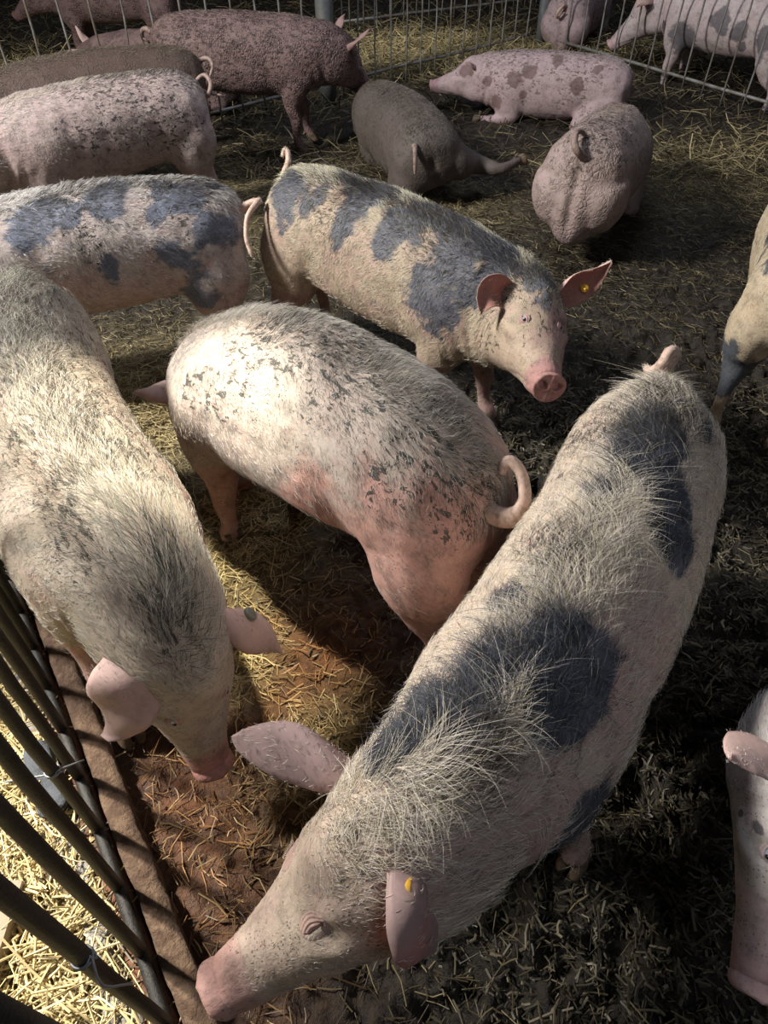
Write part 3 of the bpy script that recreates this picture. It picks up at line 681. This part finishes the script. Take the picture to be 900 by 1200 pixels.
# wire ties twisted round the bars
def wire(pts, name, label, r=.0022):
    v, f = tube(crom(pts, 60), r, 6); o = mesh(name, v, f, MWIRE, None); tag(o, label, 'wire'); return o
def twist(bp, z, n=3):
    out = []
    for k in range(n * 8 + 1):
        a = k / 8 * 2 * np.pi; out.append((bp[0] + .0145 * math.cos(a), bp[1] + .0145 * math.sin(a), z + k * .0007))
    return out
b = A0 + DN * .147 * 0; wire([(b[0] - .05, b[1] + .02, .60)] + twist(b, .585, 2) + [(b[0] + .03, b[1] - .03, .57), (b[0] + .06, b[1] - .02, .53)], 'tie_wire', 'pale frayed wire twisted round the lowest fence bar')
b = A0 + DN * .147 * 3; wire([(b[0] - .09, b[1] - .02, .36)] + twist(b, .36, 2) + [(b[0] + .05, b[1] + .03, .35)], 'tie_wire', 'short grey tie wire knotted to a near bar above the stone block')
# plank at the very corner
c = unproj(-38, 1160, .03); v, f = box(c, (.10, .40, .05)); o = mesh('plank', v, f, MWOOD, None, False); tag(o, 'weathered beige wooden plank end in the bottom left corner', 'plank')
# back fences
def back_fence(a, b, sp, label, h=1.05, r=.007, zr=.11, extra=None, mat=None, post_ends=()):
    a, b = np.array(a, float), np.array(b, float); L = np.linalg.norm(b - a); d = (b - a) / L; nrm = np.array([-d[1], d[0]]) * .012
    root = empty('metal_fence', (a[0], a[1], 0)); tag(root, label, 'fence', 'metal pen fences'); mat = mat or MBARG
    k = int(L / sp)
    for i in range(k + 1):
        p = a + d * (i + .5) * sp
        if (p - a) @ d > L: break
        j = rng.normal(0, .006, 2); bar((p[0], p[1], .0), (p[0] + j[0], p[1] + j[1], h), r, root, mat, 'bar', 6, .003)
    bar((*(a + nrm), zr), (*(b + nrm), zr), .012, root, mat, 'bottom_rail', 8, .004)
    bar((*(a + nrm), h - .03), (*(b + nrm), h - .03), .014, root, mat, 'top_rail', 8, .003)
    return root
def post(p, r, h, label):
    v, f = tube([(p[0], p[1], z) for z in (-.02, .3, .8, h)], r, 20); o = mesh('fence_post', v, f, MPOST, None); tag(o, label, 'post', 'galvanised fence posts')
    v, f = tube([(p[0], p[1], h - .005), (p[0], p[1], h + .02)], r * 1.05, 20); mesh('cap', v, f, MPOST, o)
    return o
back_fence((-4.4, 2.75), (-.50, 6.10), .19, 'left run of the back bar fence behind the standing brown pig')
back_fence((-.38, 6.2), (1.38, 7.72), .165, 'middle run of the back bar fence in front of the yellow straw heap')
back_fence((1.46, 7.62), (5.2, 2.35), .185, 'right run of the back bar fence in front of the spotted pig')
back_fence((-.4, 8.2), (2.2, 9.6), .15, 'thin distant bar fence beyond the yellow straw heap', r=.006)
post((-.43, 6.12), .065, 1.6, 'thick round grey metal post by the brown pig head')
post((1.44, 7.68), .045, 1.5, 'slim dark grey corner post where the back fences meet')
# ---------------------------------------------------------------- the herd: coats
SP = dict(
F=dict(X=0.453, Y=0.944, head=-2.121, sc=1.082, bend=-0.241, ny=-0.29, npi=-0.223, hr=0.161, wid=0.923, roll=0.052, hy=-0.178),
L=dict(X=-0.849, Y=1.39, head=-1.043, sc=1.123, bend=0.314, ny=-0.126, npi=-1.0, hr=-0.078, wid=0.914, roll=-0.06, hy=0.01),
C=dict(X=-0.143, Y=1.394, head=2.40, npi=-1.25, ny=-0.45, tilt=-0.05, bend=-0.26, wid=1.17, roll=0.02, sc=0.99, arch=0.09, hgt=1.06),
K=dict(X=-0.008, Y=2.44, head=-0.743, sc=1.035, bend=-0.084, ny=-0.438, npi=0.322, hr=-0.25, wid=0.945, roll=-0.009, hy=-0.239),
S=dict(X=-1.024, Y=2.534, head=3.446, npi=-0.2, sc=1.009, bend=0.203, wid=1.019),
U=dict(X=-1.366, Y=3.828, head=3.725, npi=-0.2, sc=1.006, bend=0.085),
D=dict(X=-1.489, Y=4.38, head=3.521, npi=-0.2, bend=0.184),
P=dict(X=-0.945, Y=5.18, head=-0.061, sc=1.021, bend=0.072, ny=0.476, npi=-0.431, hr=0.093, wid=1.012, roll=0.017, hy=0.239),
E=dict(X=1.56, Y=2.42, head=1.12, npi=-0.7, ny=-0.5, hy=-0.2, bend=.25),
B=dict(X=1.348, Y=0.696, head=3.295, ny=1.031, npi=-0.277, hr=0.021, hy=-0.069),
Z=dict(X=2.735, Y=6.47, head=2.27, sc=1.15, ny=.55, npi=-.46, bend=.1, z=-.14, wid=1.1),
G=dict(X=0.154, Y=4.622, head=1.883, npi=-0.7, bend=0.207, z=-0.30, wid=1.15, roll=-0.3),
Q=dict(X=1.278, Y=5.749, head=2.812, npi=0.064, bend=0.041, sc=0.969, z=-0.307, wid=1.095, ny=0.091),
R=dict(X=1.14, Y=3.90, head=1.153, wid=1.12, npi=-1.0, bend=0.138, z=-0.20, tilt=-0.12, sc=1.04),
M=dict(X=1.80, Y=7.9, head=1.1, npi=-.6, z=-.27, wid=1.1),
W=dict(X=-1.50, Y=6.0, head=3.1, npi=-.2, z=-.24),
T=dict(X=-2.2, Y=7.1, head=3.0, npi=-.25),
N=dict(X=3.4, Y=8.3, head=2.9, npi=-.3),
)
BL={
"F": [(1.07, -0.04, 0.704, 0.05), (1.009, -0.032, 0.716, 0.06), (0.921, -0.023, 0.729, 0.052), (0.792, -0.065, 0.733, 0.029), (0.84, 0.038, 0.736, 0.062), (0.84, 0.098, 0.713, 0.064), (0.901, 0.095, 0.708, 0.054), (0.522, -0.025, 0.756, 0.027), (0.36, 0.009, 0.754, 0.054), (0.455, 0.079, 0.743, 0.045), (0.515, 0.124, 0.715, 0.038), (0.184, 0.118, 0.707, 0.038), (0.921, 0.173, 0.514, 0.044), (1.252, 0.005, 0.63, 0.015), (1.34, 0.03, 0.554, 0.007)] ,
"K": [(0.157, -0.116, 0.704, 0.065), (0.292, -0.101, 0.727, 0.063), (0.461, -0.053, 0.752, 0.1), (0.711, -0.079, 0.734, 0.1), (0.914, -0.093, 0.707, 0.106), (0.901, -0.17, 0.594, 0.067), (1.049, -0.122, 0.646, 0.07), (0.651, -0.152, 0.681, 0.064), (1.205, -0.024, 0.66, 0.053), (1.042, -0.031, 0.71, 0.035)] ,
"S": [(0.725, 0.133, 0.697, 0.102), (0.448, 0.079, 0.743, 0.076), (0.603, 0.115, 0.721, 0.057), (0.488, 0.192, 0.56, 0.071), (0.191, 0.088, 0.728, 0.119), (0.259, 0.188, 0.567, 0.09), (0.204, 0.171, 0.462, 0.125), (0.11, 0.157, 0.63, 0.102), (0.299, 0.14, 0.695, 0.053)] ,
"E": [(0.678, 0.172, 0.643, 0.03), (0.448, 0.176, 0.637, 0.034), (0.123, 0.13, 0.684, 0.041), (0.042, 0.112, 0.641, 0.023), (0.049, 0.144, 0.536, 0.021)] ,
"B": [(1.259, -0.086, 0.577, 0.013), (1.238, -0.104, 0.539, 0.007)] ,
"Z": [(0.786, 0.162, 0.41, 0.116), (0.792, 0.111, 0.351, 0.077), (0.515, 0.193, 0.539, 0.088), (0.387, 0.188, 0.507, 0.077), (0.191, 0.178, 0.489, 0.097), (0.678, 0.103, 0.341, 0.053), (0.982, 0.15, 0.452, 0.053), (0.346, 0.162, 0.427, 0.044)],
"Q": [(1.218, 0.091, 0.604, 0.051), (1.042, 0.148, 0.568, 0.032), (0.833, 0.18, 0.581, 0.05), (0.718, 0.158, 0.666, 0.043), (0.941, 0.156, 0.446, 0.051), (0.367, 0.185, 0.595, 0.043), (0.536, 0.103, 0.73, 0.049), (0.252, 0.131, 0.703, 0.036), (0.745, 0.19, 0.511, 0.031)] ,
}
MUD={
"C": [(0.475, 0.053, 0.752, 0.117), (0.596, 0.104, 0.729, 0.091), (0.651, 0.173, 0.645, 0.063), (0.157, 0.134, 0.687, 0.082), (0.049, 0.093, 0.674, 0.083), (0.286, 0.078, 0.738, 0.074), (0.603, 0.025, 0.754, 0.082), (0.157, 0.05, 0.735, 0.083), (0.732, 0.176, 0.627, 0.065)],
"L": [(0.245, 0.089, 0.732, 0.099), (0.414, 0.18, 0.624, 0.079), (0.792, -0.077, 0.728, 0.076), (0.921, -0.06, 0.721, 0.072), (1.049, 0.031, 0.709, 0.049), (1.124, -0.017, 0.693, 0.048), (0.759, 0.079, 0.731, 0.049), (1.009, -0.093, 0.69, 0.056)] ,
"U": [(0.272, 0.178, 0.625, 0.206), (0.502, 0.079, 0.743, 0.16), (0.428, 0.157, 0.675, 0.201), (0.671, 0.189, 0.586, 0.119)] ,
"P": [(0.333, -0.155, 0.674, 0.302), (0.684, -0.151, 0.679, 0.3), (1.002, -0.153, 0.594, 0.254)] ,
"R": [(0.259, -0.009, 0.751, 0.212), (0.029, -0.006, 0.681, 0.165)] ,
"G": [(0.59, 0.092, 0.736, 0.203), (0.076, -0.101, 0.684, 0.235)] ,
"F": [(0.299, -0.101, 0.727, 0.102), (0.225, 0.025, 0.749, 0.084), (0.664, -0.054, 0.746, 0.07), (1.036, 0.062, 0.702, 0.045)] ,
"K": [(0.373, -0.066, 0.745, 0.17), (0.765, -0.078, 0.73, 0.13), (1.198, -0.04, 0.66, 0.097)] ,
"S": [(0.232, 0.039, 0.748, 0.179), (0.529, 0.103, 0.73, 0.144)] ,
"Q": [(0.373, 0.122, 0.714, 0.302), (0.86, 0.135, 0.679, 0.248)] ,
}
PATCH = (.040, .046, .062)
SK = dict(
 F=skin_material('skin_tan_pied', (.55, .37, .32), (.58, .47, .37), (.058, .066, .085), (.07, .055, .04), .10),
 L=skin_material('skin_cream_pink', (.56, .33, .29), (.54, .47, .38), PATCH, (.07, .065, .055), .10),
 C=skin_material('skin_white_pink', (.55, .32, .27), (.50, .43, .37), PATCH, (.045, .05, .045), .05),
 K=skin_material('skin_grey_tan_pied', (.42, .26, .24), (.43, .35, .25), (.065, .07, .088), (.07, .06, .04), .12),
 S=skin_material('skin_blue_pied', (.50, .36, .34), (.52, .46, .44), (.10, .115, .155), (.05, .045, .04), .08),
 U=skin_material('skin_mauve', (.44, .31, .31), (.50, .41, .39), PATCH, (.035, .033, .034), .15),
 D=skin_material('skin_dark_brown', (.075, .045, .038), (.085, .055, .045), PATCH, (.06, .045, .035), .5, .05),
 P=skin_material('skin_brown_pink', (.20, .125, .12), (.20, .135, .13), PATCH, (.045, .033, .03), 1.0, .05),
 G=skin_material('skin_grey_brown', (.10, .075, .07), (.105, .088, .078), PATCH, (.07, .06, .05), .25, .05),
 Q=skin_material('skin_lilac_pink', (.44, .31, .33), (.46, .36, .36), (.13, .08, .08), (.14, .10, .08), .15),
 R=skin_material('skin_mud_pink', (.38, .28, .27), (.36, .28, .25), PATCH, (.10, .08, .065), .6, .05),
 E=skin_material('skin_straw_striped', (.50, .38, .26), (.52, .44, .32), (.04, .05, .065), (.07, .055, .04), .1),
 B=skin_material('skin_pale_grey_pink', (.56, .44, .44), (.60, .56, .54), (.10, .09, .10), (.1, .08, .07), .1),
)
ER = dict(pk=ear_material('ear_pink', (.68, .48, .43), (.42, .21, .17), (.10, .07, .07)), gy=ear_material('ear_speckled', (.42, .30, .28), (.45, .10, .07), (.07, .06, .07)),
          dk=ear_material('ear_brown', (.32, .21, .20), (.30, .12, .10), (.08, .05, .05)))
def grow(L, k, d): return [(*b[:3], b[3] * d.get(i, k), *b[4:]) for i, b in enumerate(L)]
def stretch(L, s): return [(*b[:4], s) for b in L]
make_pig('biggest pig in front, tan with large blue-black patches, snout in the bottom left corner', SP['F'], SK['F'], ER['gy'], legs=(.02, -.05, (-.13, .06), .05), voxel=.0075,
    patch=grow(BL['F'], 1.15, {8: 1.5, 9: 1.3, 10: 1.3, 13: .01, 14: .01}) + [(.62, .19, .5, .07), (.75, .17, .36, .10), (.95, .16, .42, .09), (.1, .17, .55, .07)], mud=MUD['F'], earR=dict(p1=(1.21, .15, .69), p2=(1.291, .19, .721), o=(.1, .3, -1), W=.048, cup=.35, rnd=.45, dirt=.42),
    earL=dict(p1=(1.16, .17, .60), p2=(1.172, .125, .455), o=(.7, -.5, .15), W=.058, cup=1.0, dirt=.2, tag=(3, 4)), tags=('L',),
    tail=[(0.03, -0.05, 0.63), (0.004, -0.042, 0.66), (-0.018, -0.022, 0.675), (-0.028, -0.004, 0.70), (-0.039, 0.003, 0.722), (-0.017, -0.01, 0.735), (0.006, -0.02, 0.715), (0.015, -0.04, 0.70), (0.0, -0.055, 0.70)], tail_r=.020,
    hair=46000, hlen=.040, hr=.00035, hpale=(.74, .67, .56), hdark=(.05, .056, .072), patchw=.55, closed=True, ridge=1.5, seed=1, pinkall=.35, pink=[(1.03, .12, .6, .12), (.75, .16, .6, .14)], clump=.7, hcurl=.5)
make_pig('cream pig at the left edge with bristly back, nosing down beside the near fence', SP['L'], SK['L'], ER['pk'], legs=(0, 0, -.03, .04), voxel=.0075, mud=MUD['L'] + [(.35, 0, .75, .32), (.8, .1, .7, .18), (.6, .15, .65, .15)],
    earR=dict(p1=(1.21, .15, .61), p2=(1.262, .168, .505), o=(.6, .2, -1), W=.066, cup=.35, rnd=.35), earL=dict(p1=(1.19, .155, .64), p2=(1.283, .20, .56), o=(-.1, -.3, -1), W=.044, cup=.9, tag=(8, 10), tag_in=False, tagmat=MTAGG, taglabel='small grey button ear tag'), tags=('L',),
    hair=30000, hlen=.032, hr=.00032, hpale=(.66, .63, .54), ridge=1.5, seed=2, pinkall=.28, pink=[(.9, .2, .45, .16), (.7, .21, .45, .14), (1.1, .15, .5, .10), (.45, .2, .5, .14)], clump=.6, hcurl=.35)
make_pig('white-pink pig in the middle with a fat curled tail and mud-flecked back', SP['C'], SK['C'], ER['pk'], legs=(0, .04, 0, -.04), voxel=.0075, mud=MUD['C'],
    earL=dict(p1=(1.164, 0.164, 0.645), p2=(1.184, 0.245, 0.645), o=(1, 0, -.2), W=.055, dirt=.1), tail=[(0.028, 0.008, 0.606), (-0.019, 0.024, 0.635), (-0.057, 0.013, 0.666), (-0.06, -0.014, 0.689), (-0.031, -0.043, 0.705), (-0.003, -0.046, 0.711), (0.012, -0.038, 0.698), (0.008, -0.024, 0.683)], tail_r=.020,
    hair=26000, hlen=.028, hr=.0003, hpale=(.60, .57, .51), seed=3, pinkall=.25, pink=[(.2, .17, .42, .22), (.05, .05, .5, .2), (.35, .2, .45, .1)], ridge=1.7, clump=.5)
make_pig('grey-patched tan pig looking up at the camera with a yellow tag in its ear', SP['K'], SK['K'], ER['pk'], legs=(.03, -.03, .05, -.05), voxel=.0085, patch=grow(BL['K'], 1.2, {}) + [(1.25, .0, .62, .055), (1.0, .13, .38, .10), (1.15, -.09, .5, .03)], mud=MUD['K'] + [(1.25, 0, .63, .10), (1.34, 0, .55, .07), (1.2, -.1, .5, .08)], patchw=.75,
    earR=dict(p1=(1.20, .17, .625), p2=(1.235, .175, .545), o=(1, .1, .1), W=.056, cup=.8, dirt=.35), earL=dict(p1=(1.15, .15, .66), p2=(1.197, .195, .757), o=(1, -.1, -.2), W=.052, cup=.8, tag=(11, 8)), tags=('L',),
    tail=[(0.02, -0.004, 0.625), (-0.009, 0.037, 0.672), (-0.019, 0.075, 0.705), (-0.039, 0.095, 0.732), (-0.051, 0.09, 0.736), (-0.045, 0.071, 0.719)],
    hair=34000, hlen=.036, hr=.0004, hpale=(.66, .62, .48), hdark=(.06, .065, .085), seed=4, pinkall=.4, pink=[(.3, .19, .45, .14), (1.25, .09, .5, .1), (1.3, .08, .55, .08)], ridge=1.2, eye=1, clump=.7)
make_pig('blue-grey mottled pig at the left edge, hindquarters and hanging tail towards the middle', SP['S'], SK['S'], ER['pk'], voxel=.010, patch=grow(BL['S'], .88, {6: .7}), mud=MUD['S'], patchw=.6, legs=(0, .06, 0, 0),
    tail=[(0.03, 0.01, 0.61), (-0.025, 0.022, 0.651), (-0.066, 0.031, 0.664), (-0.056, 0.054, 0.666), (-0.018, 0.093, 0.636), (-0.003, 0.146, 0.582), (-0.015, 0.188, 0.531)],
    hair=26000, hlen=.032, hr=.00045, hpale=(.72, .70, .68), hdark=(.09, .10, .13), seed=5, pinkall=.35, pink=[(.1, .13, .3, .14), (.3, .1, .34, .2), (.6, .12, .36, .2)], ridge=1.3, clump=.7)
make_pig('mauve pig with black mud streaks and a ring-curled tail, second row on the left', SP['U'], SK['U'], ER['dk'], tailmat=MTAILD, voxel=.011, mud=MUD['U'] + [(.2, .05, .74, .2), (.3, .17, .6, .16)], tail=[(0.03, 0.002, 0.61), (-0.006, 0.059, 0.621), (-0.039, 0.042, 0.666), (-0.029, -0.001, 0.696), (0.01, -0.016, 0.676), (0.012, 0.012, 0.648), (-0.023, 0.037, 0.625), (-0.084, 0.08, 0.615)], tail_r=.013,
    hair=16000, hlen=.028, hr=.0005, hpale=(.58, .52, .46), seed=6, pinkall=.4, ridge=.8)
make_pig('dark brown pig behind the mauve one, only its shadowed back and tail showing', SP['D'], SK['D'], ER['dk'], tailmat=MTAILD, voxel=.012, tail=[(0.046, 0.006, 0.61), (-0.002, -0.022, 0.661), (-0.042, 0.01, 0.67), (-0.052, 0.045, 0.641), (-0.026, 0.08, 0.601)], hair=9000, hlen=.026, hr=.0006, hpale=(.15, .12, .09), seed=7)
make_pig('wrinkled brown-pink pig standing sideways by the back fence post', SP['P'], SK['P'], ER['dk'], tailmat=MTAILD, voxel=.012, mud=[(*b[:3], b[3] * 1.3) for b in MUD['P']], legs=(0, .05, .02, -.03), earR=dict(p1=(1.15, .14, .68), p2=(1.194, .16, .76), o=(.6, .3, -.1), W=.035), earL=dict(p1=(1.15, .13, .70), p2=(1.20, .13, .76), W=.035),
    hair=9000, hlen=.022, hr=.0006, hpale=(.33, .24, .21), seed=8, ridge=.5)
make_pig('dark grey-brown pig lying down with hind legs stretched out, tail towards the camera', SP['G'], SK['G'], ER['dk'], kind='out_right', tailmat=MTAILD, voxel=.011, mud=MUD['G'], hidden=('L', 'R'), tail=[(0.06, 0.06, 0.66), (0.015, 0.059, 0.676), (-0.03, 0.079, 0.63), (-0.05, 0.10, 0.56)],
    hair=12000, hlen=.024, hr=.0006, hpale=(.18, .15, .125), seed=9, ridge=.5)
make_pig('lilac-pink spotted pig lying full length in front of the corner post', SP['Q'], SK['Q'], ER['dk'], kind='lie', voxel=.011, patch=BL['Q'], mud=MUD['Q'], patchw=.5, earL=dict(p1=(1.17, .12, .66), p2=(1.22, .13, .66), W=.03), hidden=('R', 'tail'),
    hair=9000, hlen=.018, hr=.0006, hpale=(.50, .40, .38), seed=10, ridge=.5)
make_pig('muddy pink pig lying with its rump and curled tail towards the camera', SP['R'], SK['R'], ER['dk'], kind='egg', tailmat=MTAILD, voxel=.010, mud=MUD['R'], tail=[(0.04, -0.015, 0.63), (-0.033, 0.013, 0.674), (-0.024, 0.037, 0.71), (0.03, 0.045, 0.737), (0.06, 0.032, 0.734), (0.08, 0.01, 0.714)], tail_r=.017,
    hair=12000, hlen=.022, hr=.0005, hpale=(.40, .33, .28), seed=11, ridge=.6, flat=.23, hidden=('L', 'R'))
make_pig('straw-coloured pig with dark stripes cut off by the right edge', SP['E'], SK['E'], ER['pk'], voxel=.010, patch=[(.62, .16, .64, .07, 1), (.52, .17, .60, .045, 2), (.40, .16, .66, .05, 1.6), (.33, .17, .56, .045, 2), (.14, .12, .69, .05, 1.2), (.06, .12, .30, .10)], patchw=.6, hair=14000, hlen=.026, hr=.00045, hpale=(.68, .60, .44), seed=12, hidden=('L', 'R'))
make_pig('pale grey-pink pig in the lower right corner, only an ear and its face showing', SP['B'], SK['B'], ER['pk'], voxel=.009, patch=BL['B'], earR=dict(p1=(1.17, .15, .69), p2=(1.208, .178, .725), o=(.5, .0, -1), W=.045, cup=.6), hair=22000, hlen=.024, hr=.0004, hpale=(.76, .73, .70), seed=13, pinkall=.3, pink=[(1.45, 0, .45, .13)])
NG = 'pigs in the neighbouring pens'
make_pig('pied pig with blue-grey patches behind the right back fence, snout to the left', SP['Z'], SK['B'], ER['pk'], voxel=.012, patch=grow(BL['Z'], .8, {}), hair=9000, hlen=.02, hr=.0006, hpale=(.55, .46, .40), seed=14, pinkall=.6, group=NG)
make_pig('dark pig lying behind the corner post with its pinkish rump showing', SP['M'], SK['Q'], ER['dk'], kind='egg', voxel=.014, mud=[(.5, 0, .75, .5)], hair=4000, hlen=.02, hr=.0007, hpale=(.3, .22, .2), seed=15, group=NG, hidden=('L', 'R'))
make_pig('brown pig lying beyond the left back fence, pale pointed ear between two bars', SP['W'], SK['P'], ER['pk'], kind='lie', voxel=.014, hair=0, seed=16, group=NG, hidden=('tail',), earR=dict(p1=(1.18, .13, .68), p2=(1.25, .18, .76), W=.045))
make_pig('pale-faced pig at the very top left corner behind the fence', SP['T'], SK['P'], ER['dk'], voxel=.014, patch=[], hair=0, seed=17, group=NG)
